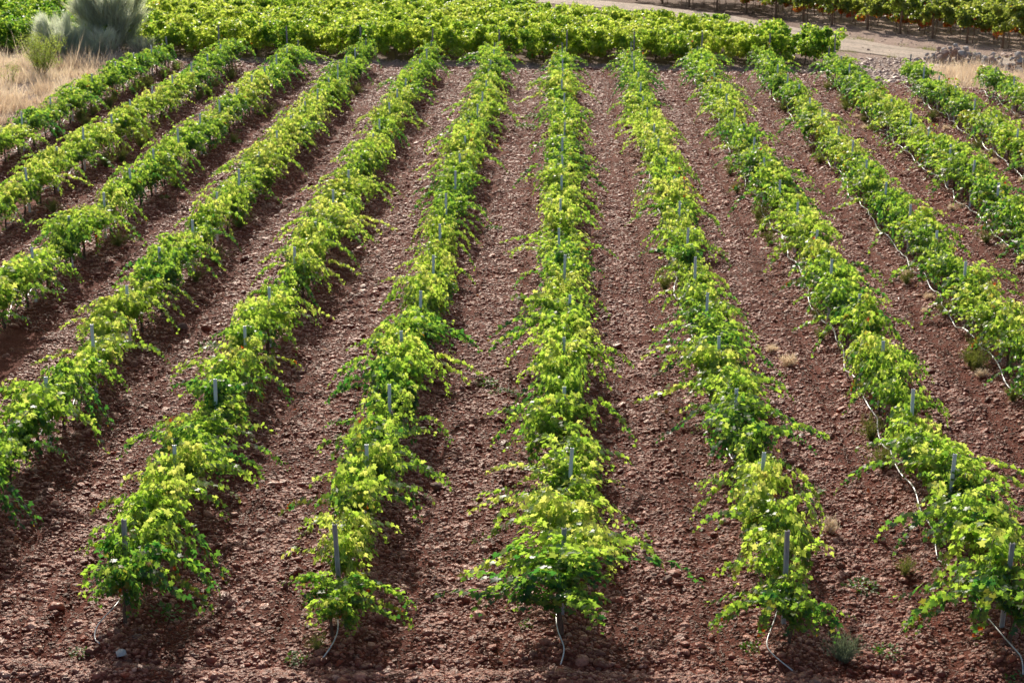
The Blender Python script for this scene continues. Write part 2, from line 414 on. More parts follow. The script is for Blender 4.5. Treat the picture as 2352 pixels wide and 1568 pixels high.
for q in range(7):
    ic = ng.nodes.new('GeometryNodeMeshIcoSphere'); ic.inputs['Radius'].default_value = 1; ic.inputs['Subdivisions'].default_value = 3 if q < 4 else 2
    sp = ng.nodes.new('GeometryNodeSetPosition'); ps = ng.nodes.new('GeometryNodeInputPosition')
    nz = ng.nodes.new('ShaderNodeTexNoise'); nz.inputs['Scale'].default_value = .9 if q < 4 else 1.6; nz.inputs['Detail'].default_value = 1.5
    ad = ng.nodes.new('ShaderNodeVectorMath'); ad.operation = 'ADD'; ad.inputs[1].default_value = (q * 7.1, q * 3.3, q * 5.7)
    sb = ng.nodes.new('ShaderNodeVectorMath'); sb.operation = 'SUBTRACT'; sb.inputs[1].default_value = (.5, .5, .5)
    sc = ng.nodes.new('ShaderNodeVectorMath'); sc.operation = 'SCALE'; sc.inputs['Scale'].default_value = (.45, .5, .6, .75)[q] if q < 4 else 1.2
    ng.links.new(ps.outputs[0], ad.inputs[0]); ng.links.new(ad.outputs[0], nz.inputs['Vector']); ng.links.new(nz.outputs['Color'], sb.inputs[0])
    ng.links.new(sb.outputs[0], sc.inputs[0]); ng.links.new(sc.outputs[0], sp.inputs['Offset']); ng.links.new(ic.outputs['Mesh'], sp.inputs['Geometry'])
    sm = ng.nodes.new('GeometryNodeSetMaterial'); sm.inputs['Material'].default_value = M['pebble']
    ss_ = ng.nodes.new('GeometryNodeSetShadeSmooth')
    g2 = ng.nodes.new('GeometryNodeGeometryToInstance')
    ng.links.new(sp.outputs[0], ss_.inputs[0]); ng.links.new(ss_.outputs[0], sm.inputs[0]); ng.links.new(sm.outputs[0], g2.inputs[0]); ng.links.new(g2.outputs[0], jn.inputs[0])
def named(n, dt):
    x = ng.nodes.new('GeometryNodeInputNamedAttribute'); x.data_type = dt; x.inputs['Name'].default_value = n; return x.outputs['Attribute']
ng.links.new(gi.outputs[0], iop.inputs['Points']); ng.links.new(jn.outputs[0], iop.inputs['Instance']); iop.inputs['Pick Instance'].default_value = True
e2r = ng.nodes.new('FunctionNodeEulerToRotation'); ng.links.new(named('sr', 'FLOAT_VECTOR'), e2r.inputs[0]); ng.links.new(e2r.outputs[0], iop.inputs['Rotation'])
ng.links.new(named('ss', 'FLOAT_VECTOR'), iop.inputs['Scale']); ng.links.new(iop.outputs[0], go.inputs[0])
md = pebbles.modifiers.new('scatter', 'NODES'); md.node_group = ng
pm.materials.append(M['pebble'])

# ------------------------------------------------------------------ leaves
def vine_template():
    out = [(0, -.02), (.22, -.30), (.50, -.12), (.38, .10), (.62, .38), (.30, .42), (.16, .66), (0, .98)]
    pts = out + [(-x, y) for x, y in out[-2:0:-1]]
    pts = np.array(pts); z = .16 * np.abs(pts[:, 0]) - .28 * np.clip(pts[:, 1], 0, 1) ** 2 * .6 - .18 * (np.abs(pts[:, 0])) ** 2
    V = np.vstack([np.column_stack([pts, z]), [[0, .22, .03]]]); n = len(pts)
    T = np.array([(n, i, (i + 1) % n) for i in range(n)])[:, [0, 1, 2]]
    return V, T[:, ::1]
LT_V, LT_T = vine_template()
# make sure the template faces +z
_nrm = np.cross(LT_V[LT_T[0][1]] - LT_V[LT_T[0][0]], LT_V[LT_T[0][2]] - LT_V[LT_T[0][0]])
if _nrm[2] < 0: LT_T = LT_T[:, ::-1]
QT_V = np.array([(-.48, .1, .06), (0, -.2, -.04), (.48, .1, .06), (.36, .62, -.02), (0, .92, -.18), (-.36, .62, -.02)])
QT_T = np.array([(0, 1, 4), (0, 4, 5), (1, 2, 3), (1, 3, 4)])
ST_V = np.array([(-.16, 0, 0), (.16, 0, 0), (0, 1, -.1)]); ST_T = np.array([(0, 1, 2)])

def place(geo, tv, tt, P, tip, nor, size, lv, aut):
    tip = norm(tip); nor = norm(nor - (nor * tip).sum(-1, keepdims=True) * tip); sx = np.cross(tip, nor)
    n = len(P)
    V = P[:, None] + size[:, None, None] * (tv[None, :, 0:1] * sx[:, None] + tv[None, :, 1:2] * tip[:, None] + tv[None, :, 2:3] * nor[:, None])
    T = tt[None] + (np.arange(n) * len(tv))[:, None, None]
    geo.add(V.reshape(-1, 3), T=T.reshape(-1, 3), lv=np.repeat(lv, len(tv)), aut=np.repeat(aut, len(tv)))

def vine_shoots(r, n=24, half=.82, zc=.58, top=1.22, wild=3, lean=0.0):
    """list of shoot polylines of one vine; the row runs along y"""
    out = []
    nb = 5 if half > .5 else 2                       # shoots leave the cordon in bunches, with hollows between them
    by = np.linspace(-half * .85, half * .85, nb) + r.normal(0, .07, nb); bt = r.uniform(.78, 1.12, nb); bs = r.normal(0, .22, nb)
    for s in range(n + wild):
        w = s >= n
        b = int(r.integers(nb))
        side = 1 if r.random() < .5 + lean + bs[b] else -1
        y0 = by[b] + r.normal(0, .10)
        p = np.array([r.normal(0, .05), y0, zc + r.normal(0, .06)])
        out_t = abs(r.normal(.08, .12)) if not w else r.uniform(.3, .8)
        low = (not w) and r.random() < .46           # short shoots that hang at the sides
        d = norm(np.array([side * out_t, r.normal(0, .28), 1.0]))
        ln = r.uniform(.75, 1.35) if not w else r.uniform(1.1, 1.75)
        if low:
            an = r.uniform(0, 6.28); d = norm(np.array([math.cos(an), math.sin(an) * .9, r.uniform(.5, 1.1)])); side = np.sign(d[0]); ln = r.uniform(.4, .65); p[2] += r.uniform(0, .3)
        st = .05; k = int(ln / st); g = r.uniform(.07, .15) if not w else r.uniform(.07, .13)
        pl = [p.copy()]
        tz = top * bt[b] * r.uniform(.85, 1.08)
        for i in range(k):
            age = i / k
            gg = g * (.15 + 1.3 * age) if not low else .16
            if p[2] > tz: gg += .33
            outp = .05 if w else (.03 if (abs(p[0]) < .17 and not low) else -.055)
            d = norm(d + np.array([side * outp, 0, -gg]) + r.normal(0, .085, 3))
            p = p + d * st
            if p[2] < .13: break
            pl.append(p.copy())
        out.append(np.array(pl))
    return out

def foliage(r, shoots, autumn=.0, near=True, size0=.084, fill=.95):
    geo = Geo(); P = []; T_ = []; Nn = []; S = []; LV = []; AU = []
    sunx = np.array([-.52, .66, .54])
    for pl in shoots:
        n = len(pl)
        tan = norm(np.gradient(pl, axis=0)) if n > 2 else np.tile([0, 0, 1.], (n, 1))
        base_lv = r.normal(.42, .12); sick = r.random() < autumn; shn = r.normal(0, .25, 3)
        for i in range(2, n):
            for rep in range(1 + (r.random() < fill)):
                sd = 1 if (i + rep) % 2 else -1
                lat = norm(np.cross(tan[i], [0, 0, 1.]) + 1e-3) * sd
                age = i / n
                off = lat * r.uniform(.015, .055) + np.array([r.normal(0, .018), r.normal(0, .018), r.normal(.005, .018)])
                pos = pl[i] + off
                outw = np.array([np.sign(pos[0]) * min(1, abs(pos[0]) * 2.2), 0, 0])
                tip = lat * .6 + tan[i] * .3 + np.array([0, 0, -.75]) + outw * .5 + r.normal(0, .42, 3)
                nor = np.array([0, -.22, .50]) + outw * .45 + shn + r.normal(0, .40, 3)
                P.append(pos); T_.append(tip); Nn.append(nor)
                S.append(size0 * r.uniform(.72, 1.22) * (1 - .55 * max(0, age - .7) / .3))
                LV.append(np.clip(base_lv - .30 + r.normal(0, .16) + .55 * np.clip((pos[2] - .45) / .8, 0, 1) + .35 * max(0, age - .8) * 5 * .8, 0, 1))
                low = max(0, .75 - pos[2])
                a = 0.0
                if r.random() < .002 + (.55 if sick else 0) + low * .05: a = r.uniform(.12, .42)
                if r.random() < .0003 + low * .04 + (.06 if sick else 0): a = r.uniform(.6, 1)
                AU.append(a)
    tv, tt = (LT_V, LT_T) if near else (QT_V, QT_T)
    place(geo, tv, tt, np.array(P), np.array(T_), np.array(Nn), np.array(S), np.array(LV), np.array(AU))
    return geo

def trunk_geo(r, zc=.58, half=.72, rad=.024):
    geo = Geo()
    n = 9; z = np.linspace(-.06, zc, n)
    x = .03 * np.sin(z * 7 + r.uniform(0, 6)) * np.clip(z, 0, 1) * 2; y = .05 * np.sin(z * 5 + r.uniform(0, 6)) * np.clip(z, 0, 1)
    x -= np.interp(0, z, x) * 0; pts = np.stack([x, y, z], 1)
    rr = rad * (1.35 - .45 * np.linspace(0, 1, n)) * (1 + r.normal(0, .08, n)); rr[0] *= 1.3
    geo.tube(pts, rr, 7)
    head = pts[-1]
    for sg in (-1, 1):
        m = 8; t = np.linspace(0, 1, m)
        p = head + np.stack([r.normal(0, .012, m) * t, sg * half * t, -.02 + .03 * np.sin(t * 5 + r.uniform(0, 6))], 1)
        p[0] = head - [0, 0, .03]
        geo.tube(p, .017 * (1.1 - .5 * t), 6)
    return geo
def cane_geo(shoots, every=1, rad=.0045):
    geo = Geo()
    for pl in shoots[::every]:
        if len(pl) < 4: continue
        q = pl[::2] if len(pl) > 6 else pl
        geo.tube(q, np.linspace(rad, rad * .4, len(q)), 4, cap=False)
    return geo

NV = 14
variants = []
for v in range(NV):
    r = np.random.default_rng(100 + v)
    autumn = [0, 0, .02, 0, .05, 0, .01, .12, 0, .03, 0, .08, 0, .2][v]
    sh = vine_shoots(r, n=int(r.integers(46, 62)), top=r.uniform(1.0, 1.24), wild=int(r.integers(2, 6)), lean=r.uniform(-.12, .12))
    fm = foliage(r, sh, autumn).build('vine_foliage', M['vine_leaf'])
    tm = trunk_geo(r).build('vine_trunk', M['bark'])
    cm = cane_geo(sh).build('vine_canes', M['cane'])
    variants.append((fm, tm, cm))
# smaller end-of-row vines with bare stems
ends = []
for v in range(3):
    r = np.random.default_rng(300 + v)
    sh = vine_shoots(r, n=34, half=.34, zc=.58, top=1.12, wild=5)
    fm = foliage(r, sh, .05).build('vine_foliage', M['vine_leaf'])
    tm = trunk_geo(r, zc=.72, half=.28, rad=.021).build('vine_trunk', M['bark'])
    ends.append((fm, tm, cane_geo(sh).build('vine_canes', M['cane'])))

ORD = ['first', 'second', 'third', 'fourth', 'fifth', 'sixth', 'seventh', 'eighth', 'ninth', 'tenth', 'eleventh', 'twelfth', 'thirteenth', 'fourteenth', 'fifteenth', 'sixteenth', 'seventeenth', 'eighteenth', 'nineteenth', 'twentieth']
def ordn(i):   # i from 0
    if i < 20: return ORD[i]
    t, u = divmod(i + 1, 10); tens = {2: 'twent', 3: 'thirt', 4: 'fort'}[t]
    return tens + 'ieth' if u == 0 else tens + 'y-' + ORD[u - 1]
def row_name(k):  # words used in labels
    if k == 0: return 'the middle row'
    return '%s row %s of middle' % (ORD[abs(k) - 1], 'left' if k < 0 else 'right')

def make_vine(mesh3, x, y, z, rz, sc, tilt):
    t = link('grapevine', None, loc=(x, y, z), rot=(tilt[0], tilt[1], rz), scale=sc)
    link('foliage', mesh3[0], t); link('trunk', mesh3[1], t); link('canes', mesh3[2], t)
    return t
def copy_tree(o):
    c = o.copy(); COL.objects.link(c)
    for ch in list(o.children):
        d = ch.copy(); COL.objects.link(d); d.parent = c
    return c
protos = {}
spots = []
for k in ROWS:
    ys = np.arange(-.55, ROW_END[k] + .6, 1.6)
    if k == -6: ys = ys[ys > 20]
    n = len(ys)
    for i, y in enumerate(ys):
        yy = y + rng.normal(0, .07); x = float(row_x(k, yy)) + rng.normal(0, .03)
        pts = np.array([[x + dx, yy + dy, zz] for dx in (-.9, .9) for dy in (-.8, .8) for zz in (.2, 1.2)])
        if not seen(pts, 1.03, 1.03).any(): continue
        spots.append((np.linalg.norm(np.array([x, yy, .8]) - CAM), k, i, n, x, yy))
spots.sort()
print('VINES', len(spots))
vine_words = ['leafy green', 'bushy green', 'sprawling green', 'arching green', 'dense green', 'ragged green', 'full green', 'yellow-flecked', 'drooping green', 'wide green', 'spreading green', 'yellowing', 'thick green', 'yellow and green']
stuffV = []
for idx, (d, k, i, n, x, y) in enumerate(spots):
    if i == 0: key = ('e', int(rng.integers(3)))
    else: key = ('v', int(rng.integers(NV)))
    if k >= 3 and i and rng.random() < .35: key = ('v', int(rng.choice([4, 7, 11, 13])))
    if key == ('v', 13) and rng.random() < .4: key = ('v', 7)
    mesh3 = ends[key[1]] if key[0] == 'e' else variants[key[1]]
    rz = (0 if rng.random() < .5 else math.pi) + rng.normal(0, .06)
    s = rng.uniform(.85, 1.12); sc = (s * rng.uniform(.72, 1.22), min(s * 1.03, 1.1), rng.uniform(.82, 1.08))
    if i == 0: sc = (sc[0], sc[1], rng.uniform(.9, 1.0))
    if 0 < i < 9 and abs(k) <= 3: sc = (sc[0] * 1.06, sc[1], sc[2] * 1.04)
    if i == 0 and k in (-2, 0, 2): sc = (sc[0] * 1.12, sc[1], 1.0)
    if i == 0 and abs(k) == 1: sc = (.95, .85, .76); y -= .1
    z = float(ground_h(x, y)); tilt = (rng.normal(0, .03), rng.normal(0, .03))
    if idx >= 300:
        stuffV.append((key, x, y, z, rz, sc)); continue
    if key not in protos:
        t = make_vine(mesh3, x, y, z, rz, sc, tilt); protos[key] = t
    else:
        t = copy_tree(protos[key]); t.location = (x, y, z); t.rotation_euler = (tilt[0], tilt[1], rz); t.scale = sc
    word = vine_words[key[1]] if key[0] == 'v' else 'small bare-stemmed'
    if abs(k) <= 2: lab = '%s grapevine, %s from the near end of %s' % (word, ordn(i), row_name(k))
    else: lab = '%s grapevine, %s from the far end of %s' % (word, ordn(n - 1 - i), row_name(k))
    tag(t, lab, 'grapevine', 'grapevines trained in rows on the red soil')
# the farthest vines of the same rows, as one mesh
def read_mesh(me):
    n = len(me.vertices); co = np.empty(n * 3, np.float32); me.vertices.foreach_get('co', co)
    lt = np.empty(len(me.polygons), np.int32); me.polygons.foreach_get('loop_total', lt)
    li = np.empty(len(me.loops), np.int32); me.loops.foreach_get('vertex_index', li)
    ls = np.empty(len(me.polygons), np.int32); me.polygons.foreach_get('loop_start', ls)
    T = np.stack([li[ls[lt == 3] + q] for q in range(3)], 1) if (lt == 3).any() else np.zeros((0, 3), int)
    Q = np.stack([li[ls[lt == 4] + q] for q in range(4)], 1) if (lt == 4).any() else np.zeros((0, 4), int)
    at = {}
    for nm in ('lv', 'aut'):
        if nm in me.attributes:
            b = np.empty(n, np.float32); me.attributes[nm].data.foreach_get('value', b); at[nm] = b
    return co.reshape(-1, 3), T, Q, at
cache = {}
far_leaf = Geo(); far_wood = Geo()
for key, x, y, z, rz, sc in stuffV:
    if key not in cache:
        m3 = ends[key[1]] if key[0] == 'e' else variants[key[1]]
        cache[key] = (read_mesh(m3[0]), read_mesh(m3[1]))
    for src, dst in zip(cache[key], (far_leaf, far_wood)):
        co, T, Q, at = src
        c, s = math.cos(rz), math.sin(rz); q = co * np.array(sc)
        W = np.stack([q[:, 0] * c - q[:, 1] * s + x, q[:, 0] * s + q[:, 1] * c + y, q[:, 2] + z], 1)
        dst.add(W, T=T, Q=Q, **at)
if stuffV:
    nl = far_leaf.n
    V = np.vstack(far_leaf.v + far_wood.v)
    Fs = [np.vstack(far_leaf.t), np.vstack(far_wood.t) + nl, np.vstack(far_wood.q) + nl]
    lv = np.concatenate(far_leaf.a['lv'] + [np.zeros(far_wood.n)]); au = np.concatenate(far_leaf.a['aut'] + [np.zeros(far_wood.n)])
    mi = np.concatenate([np.zeros(len(Fs[0])), np.ones(len(Fs[1]) + len(Fs[2]))])
    o = link('distant_row_vines', mesh_from('distant_row_vines', V, Fs, [M['vine_leaf'], M['bark']], True, {'lv': lv, 'aut': au}, mi))
    tag(o, 'green vines at the farthest ends of the rows before the headland', 'grapevines', kind='stuff')

# ------------------------------------------------------------------ stakes
def stake_mesh(h, mat, w=.052, dpt=.034, th=.004):
    """open rolled-metal stake with ribs, folded lips and a line of punched hooks"""
    prof = []   # outline of the channel seen from above, front faces -y
    hw = w / 2
    outer = [(-hw * .55, dpt), (-hw, dpt * .92), (-hw, 0), (-hw * .55, 0), (-hw * .42, .009), (-hw * .2, .009), (-hw * .08, 0), (hw * .08, 0), (hw * .2, .009), (hw * .42, .009), (hw * .55, 0), (hw, 0), (hw, dpt * .92), (hw * .55, dpt)]
    inner = [(hw * .55, dpt - th), (hw - th, dpt * .92 - th), (hw - th, th), (hw * .5, th), (hw * .42, .009 + th), (hw * .1, .009 + th), (-hw * .1, .009 + th), (-hw * .42, .009 + th), (-hw * .5, th), (-hw + th, th), (-hw + th, dpt * .92 - th), (-hw * .55, dpt - th)]
    ring = np.array(outer + inner) - np.array([0, dpt / 2]); n = len(ring)
    geo = Geo()
    V = np.vstack([np.column_stack([ring, np.full(n, -.25)]), np.column_stack([ring, np.full(n, h)])])
    Q = [(a, (a + 1) % n, n + (a + 1) % n, n + a) for a in range(n)]
    no = len(outer); ni = len(inner)
    T = []
    # cap: strip between outer and reversed inner
    o_i = [n + a for a in range(no)]; i_i = [n + no + a for a in range(ni)][::-1]
    a = b = 0
    while a < no - 1 or b < ni - 1:
        if b >= ni - 1 or (a < no - 1 and (a + 1) / (no - 1) <= (b + 1) / (ni - 1)): T.append((o_i[a], o_i[a + 1], i_i[b])); a += 1
        else: T.append((o_i[a], i_i[b + 1], i_i[b])); b += 1
    geo.add(V, T=T, Q=Q)
    me = geo.build('stake_post', mat, smooth=False)
    hk = Geo()
    hk.box((0, dpt / 2 + .004, h / 2 + .1), (.010, .006, h - .3))
    return me, hk.build('stake_rail', mat, smooth=False)
stk = stake_mesh(1.45, M['metal'], w=.058); stk_end = stake_mesh(1.47, M['old_metal'], w=.062, dpt=.045)
stake_proto = {}
def put_stake(kind, x, y, rz, tilt, h=1.0):
    if kind not in stake_proto:
        t = link('vine_stake', None); ms = stk_end if kind == 'end' else stk
        link('post', ms[0], t); link('wire_rail', ms[1], t); stake_proto[kind] = t
    else: t = copy_tree(stake_proto[kind])
    t.location = (x, y, float(ground_h(x, y)) - .05 if h is None else float(ground_h(x, y)) * .0 + h); t.rotation_euler = (tilt[0], tilt[1], rz)
    return t
for k in ROWS:
    ys = np.arange(0, ROW_END[k] + .1, STEP); n = len(ys)
    for i, y in enumerate(ys):
        x = float(row_x(k, y)) + rng.normal(0, .02); yy = y + rng.normal(0, .05)
        if not seen(np.array([[x, yy, 1.4], [x, yy, 0]]), 1.03, 1.03).any(): continue
        kind = 'end' if i in (0, n - 1) else 'mid'
        tilt = (rng.normal(0, .018), rng.normal(0, .018))
        if i == 0: tilt = (.03, {-2: .02, -1: -.05, 0: .0, 1: -.03, 2: .02}.get(k, 0))
        t = put_stake(kind, x, yy, rng.normal(0, .12), tilt, h=rng.normal(0.0, .04))
        adj = 'weathered grey end' if kind == 'end' else 'pale galvanised'
        if abs(k) <= 2: lab = '%s stake, %s from the near end of %s' % (adj, ordn(i), row_name(k))
        else: lab = '%s stake, %s from the far end of %s' % (adj, ordn(n - 1 - i), row_name(k))
        tag(t, lab, 'stake', 'metal stakes standing along the vine rows')

# ------------------------------------------------------------------ hoses and wires
for k in ROWS:
    y0 = .5 if abs(k) <= 2 else {3: 4, 4: 14, 5: 24, 6: 34}[abs(k)]
    y = np.arange(y0, ROW_END[k] - .3, .2)
    r = np.random.default_rng(900 + k)
    sag = .17 + .04 * np.sin(y / 1.6 * np.pi * 2 + r.uniform(0, 6)) + .05 * np.sin(y * .9 + k) + .04 * np.sin(y * 2.7 + k * 2)
    off = -.23 + .06 * np.sin(y * 1.3 + k) + .03 * np.sin(y * 3.3 + 2 * k) 
    if -2 <= k <= 1: off = off + .17 * np.clip((11 - y) / 3, 0, 1)
    x = row_x(k, y) + off
    z = sag + ground_h(row_x(k, y), y) * .6
    P = np.stack([x, y, z], 1)
    if abs(k) <= 2:
        lead = {-2: [(-.16, -1.0, .04), (-.28, -.85, .05), (-.30, -.6, .12), (-.1, -.2, .16)], -1: [(-.16, -1.25, .03), (-.04, -1.0, .06), (.02, -.75, .15), (-.1, -.25, .2)],
                0: [(-.02, -1.25, .03), (.05, -1.0, .06), (-.07, -.8, .14), (-.1, -.3, .2)], 1: [(.02, -1.2, .03), (-.2, -1.0, .05), (-.32, -.8, .1), (-.14, -.3, .18)],
                2: [(.0, -1.25, .03), (.06, -.95, .06), (-.04, -.8, .10), (-.18, -.3, .18)]}[k]
        L0 = np.array(lead) + [k * ROW, 0, 0]; L0[:, 2] += ground_h(L0[:, 0], L0[:, 1])
        # smooth the lead-in
        ctrl = np.vstack([L0, P[:1]]); tt = np.linspace(0, len(ctrl) - 1, 30)
        Li = np.stack([np.interp(tt, np.arange(len(ctrl)), ctrl[:, q]) for q in range(3)], 1)
        for _ in range(14): Li[1:-1] = (Li[:-2] + 2 * Li[1:-1] + Li[2:]) / 4
        P = np.vstack([Li[:-1], P])
    g_ = Geo(); g_.tube(P, np.interp(P[:, 1], [-1, 1, 6], [.0095, .0095, .015]) if abs(k) <= 2 else .015, 7)
    o = link('irrigation_hose', g_.build('irrigation_hose', M['hose'])); tag(o, 'pale drip hose sagging under the vines of %s' % row_name(k), 'hose', 'irrigation hoses')
    wy = np.arange(max(y0, 0), ROW_END[k] + .01, 3.2)
    for z_ in (.62,):
        g_ = Geo(); g_.tube(np.stack([row_x(k, wy), wy, np.full(len(wy), z_ + .06)], 1), .0022, 4)
        o = link('trellis_wire', g_.build('trellis_wire', M['wire'])); tag(o, 'thin steel wire stretched between stakes of %s' % row_name(k), 'wire', 'trellis wires')

# ------------------------------------------------------------------ dense plot behind the headland
def back_edge(x):
    return np.interp(x, [-60, -12, -5, -2.0, -1.4, 2, 6.4, 10.5, 13.0, 14.2], [112, 98, 88, 79, 75.0, 73, 70.4, 66.6, 64.2, 62.8])
def bulk_vines(rows, leafmat, name, label, size0, leafn, seed, zbot, ztop, hw, autumn, woodmat, leaf_lv=.5, trunks_for=None):
    r = np.random.default_rng(seed); geo = Geo(); wood = Geo()
    for (xs, yb, fr) in rows:
        n = len(xs)
        for x in xs:
            px, py = x + r.normal(0, .12), yb + r.normal(0, .1)
            hz = ztop * r.uniform(.88, 1.14); w = hw * r.uniform(.8, 1.2)
            end_b = bool(trunks_for) and x == xs[0]
            if end_b: hz *= 1.06; w *= 1.35
            m = int(leafn * r.uniform(.8, 1.2) * (1.5 if end_b else 1))
            # lumpy canopy volume: several clusters
            nc = 16; cc = np.stack([r.uniform(-.75, .75, nc), r.normal(0, w * .5, nc), r.uniform(zbot + .2, hz - .18, nc)], 1); cr_ = r.uniform(.15, .30, nc)
            ci = r.integers(nc, size=m); dirv = norm(r.normal(0, 1, (m, 3)) + [0, 0, .25]); rad = cr_[ci] * r.uniform(.35, 1.05, m) ** .6
            pos = cc[ci] + dirv * rad[:, None] * np.array([1.15, 1.1, .85])
            # drooping skirt on the sides
            pos[:, 2] = np.maximum(pos[:, 2] - .18 * np.abs(pos[:, 1]) , zbot * r.uniform(.75, 1.2, m))
            outn = dirv + np.array([0, -.2, .45]) + r.normal(0, .55, (m, 3))
            tip = dirv * .5 + np.array([0, 0, -.6]) + r.normal(0, .5, (m, 3))
            lowf = np.clip((zbot + .35 - pos[:, 2]) / .35, 0, 1)
            au = np.where(r.random(m) < autumn * (.04 + 2.6 * lowf), r.uniform(.25, 1, m) ** .8, 0)
            lvv = np.clip(leaf_lv - (.38 * np.clip((px - 8) / 6, 0, 1) + .3 * np.clip((-22 - px) / 4, 0, 1) if not trunks_for else 0) + r.normal(0, .2, m) + r.normal(0, .12), 0, 1)
            place(geo, QT_V, QT_T, pos + [px, py, 0], tip, outn, size0 * r.uniform(.75, 1.3, m), lvv, au)
            if fr:
                z = np.linspace(-.05, zbot + .35, 5)
                wood.tube(np.stack([px + .04 * np.sin(z * 6 + r.uniform(0, 6)), py + .03 * np.sin(z * 5), z], 1), .022 * r.uniform(.8, 1.4), 5)
    nl = geo.n; V = np.vstack(geo.v + wood.v); Fs = [np.vstack(geo.t)]
    mi = [np.zeros(len(Fs[0]))]
    if wood.n:
        Fs += [np.vstack(wood.t) + nl, np.vstack(wood.q) + nl]; mi += [np.ones(len(Fs[1])), np.ones(len(Fs[2]))]
    z0 = np.zeros(wood.n)
    o = link(name, mesh_from(name, V, Fs, [leafmat, woodmat], True, {'lv': np.concatenate(geo.a['lv'] + [z0]), 'aut': np.concatenate(geo.a['aut'] + [z0])}, np.concatenate(mi)))
    tag(o, label, 'grapevines', kind='stuff'); return o
rows = []
for q, yb in enumerate(np.arange(PLOT_FRONT + .5, 97, 1.75)):
    xs = np.arange(-38, 13.7, 1.15)
    xs = xs[(yb < back_edge(xs) + .8)]
    ok = seen(np.stack([xs, np.full(len(xs), yb), np.full(len(xs), 1.6)], 1), 1.1, 1.3); xs = xs[ok]
    if len(xs): rows.append((xs, yb, q < 2))
print('PLOT vines', sum(len(a[0]) for a in rows))
bulk_vines(rows, M['plot_leaf'], 'dense_vineyard', 'dense yellow-green vineyard canopy filling the ground beyond the headland', .115, 1050, 51, .36, 1.75, .68, .04, M['bark'])

# vineyard across the track: rows run off to the right from a slanting line of row ends
rows = []
ends_xy = [(10.0, 89.5), (11.6, 87.4), (13.2, 85.4), (14.6, 83.3), (16.0, 81.3), (17.7, 79.2), (19.2, 77.2), (20.6, 75.2), (22.0, 73.1), (23.4, 71.0), (24.8, 69.0), (26.2, 67.0), (8.4, 91.5), (6.8, 93.5), (5.2, 95.5)]
for x0, y0 in ends_xy:
    xs = np.arange(x0, 42, 1.3)
    ok = seen(np.stack([xs, np.full(len(xs), y0), np.full(len(xs), .4)], 1), 1.12, 1.2); xs = xs[ok]
    if len(xs): rows.append((xs, y0, True))
bulk_vines(rows, M['far_leaf'], 'vineyard_across_track', 'olive-green vines with orange lower leaves across the dirt track', .14, 800, 52, .66, 2.05, .62, .42, M['pale_bark'], trunks_for=True)
r = np.random.default_rng(77)
first = None
for i, (x0, y0) in enumerate(sorted(ends_xy)):
    if not seen(np.array([[x0, y0, .4]]), 1.05, 1.02).any(): continue
    if first is None:
        g_ = Geo(); z = np.linspace(-.1, 1.3, 6); g_.tube(np.stack([.015 * np.sin(z * 4), 0 * z, z], 1), np.linspace(.075, .055, 6), 8)
        first = link('wooden_end_post', g_.build('wooden_end_post', M['pale_bark'])); t = first
    else: t = first.copy(); COL.objects.link(t)
    t.location = (x0 - .25, y0 - .1, 0); t.rotation_euler = (r.normal(0, .03), r.normal(0, .03), r.uniform(0, 6))
    tag(t, 'pale wooden row-end post across the track, one of the slanting line', 'post', 'wooden end posts across the dirt track')

# dark end posts of the dense plot
for i, x0 in enumerate((-16.4, -13.1, -9.6, -6.2, -3.0, .2, 3.4, 6.6, 9.8, 12.9)):
    t = put_stake('end', x0, PLOT_FRONT - .15, r.normal(0, .2), (r.normal(0, .03), r.normal(0, .03)), h=.12)
    tag(t, 'dark stake at the foot of the dense vineyard edge beyond the headland', 'stake', 'stakes along the dense vineyard edge')

# ------------------------------------------------------------------ shrubs and small trees on the left
def broom(name, label, loc, w, h, n, seed, lean=0):
    r = np.random.default_rng(seed); t = link(name, None, loc=loc); tag(t, label, 'shrub', 'grey-green broom shrubs')
    wood = Geo(); tips = []
    for b in range(34):
        an = r.uniform(0, 6.28); sp = r.uniform(0, 1) ** .6
        p = np.array([r.normal(0, w * .17), r.normal(0, w * .1), -.05]); d = norm(np.array([math.cos(an) * sp * w / h * .8 + lean, math.sin(an) * sp * w / h * .8, 1.0]))
        L = h * r.uniform(.55, .9) * (1 - .22 * sp); k = 9; pl = [p]
        for i in range(k):
            d = norm(d + np.array([math.cos(an), math.sin(an), 0]) * .05 * sp + r.normal(0, .08, 3)); p = p + d * L / k; pl.append(p)
        pl = np.array(pl); wood.tube(pl, np.linspace(.028, .007, k + 1), 5); tips.append(pl)
    link('stems', wood.build('stems', M['pale_bark']), t)
    geo = Geo(); m = n
    bi = r.integers(len(tips), size=m); ti = r.uniform(.22, 1, m) ** .8
    base = np.array([tips[b][min(9, int(u * 9))] for b, u in zip(bi, ti)]) + r.normal(0, .1, (m, 3))
    rad = norm(base * np.array([1, 1, .35]) + 1e-3)
    cl = np.array([norm(r.normal(0, 1, 3)) for _ in range(90)])[r.integers(90, size=m)]
    d = norm(rad * .75 + np.array([0, 0, .85]) + cl * .28 + r.normal(0, .22, (m, 3)))
    ln = r.uniform(.25, .6, m) * h / 2.4
    # drooping two-segment strand
    tv = np.array([(-.012, 0, 0), (.012, 0, 0), (-.009, .55, .02), (.009, .55, .02), (0, 1, -.12)]); tt = np.array([(0, 1, 3), (0, 3, 2), (2, 3, 4)])
    tvs = tv.copy(); tvs[:, 0] *= 1.2
    lv = np.clip(.35 + .4 * (base[:, 2] / h) + r.normal(0, .18, m), 0, 1)
    place(geo, tvs, tt, base, d, r.normal(0, 1, (m, 3)), ln, lv, np.where(r.random(m) < .03, .3, 0))
    link('foliage', geo.build('foliage', M['broom']), t)
    return t
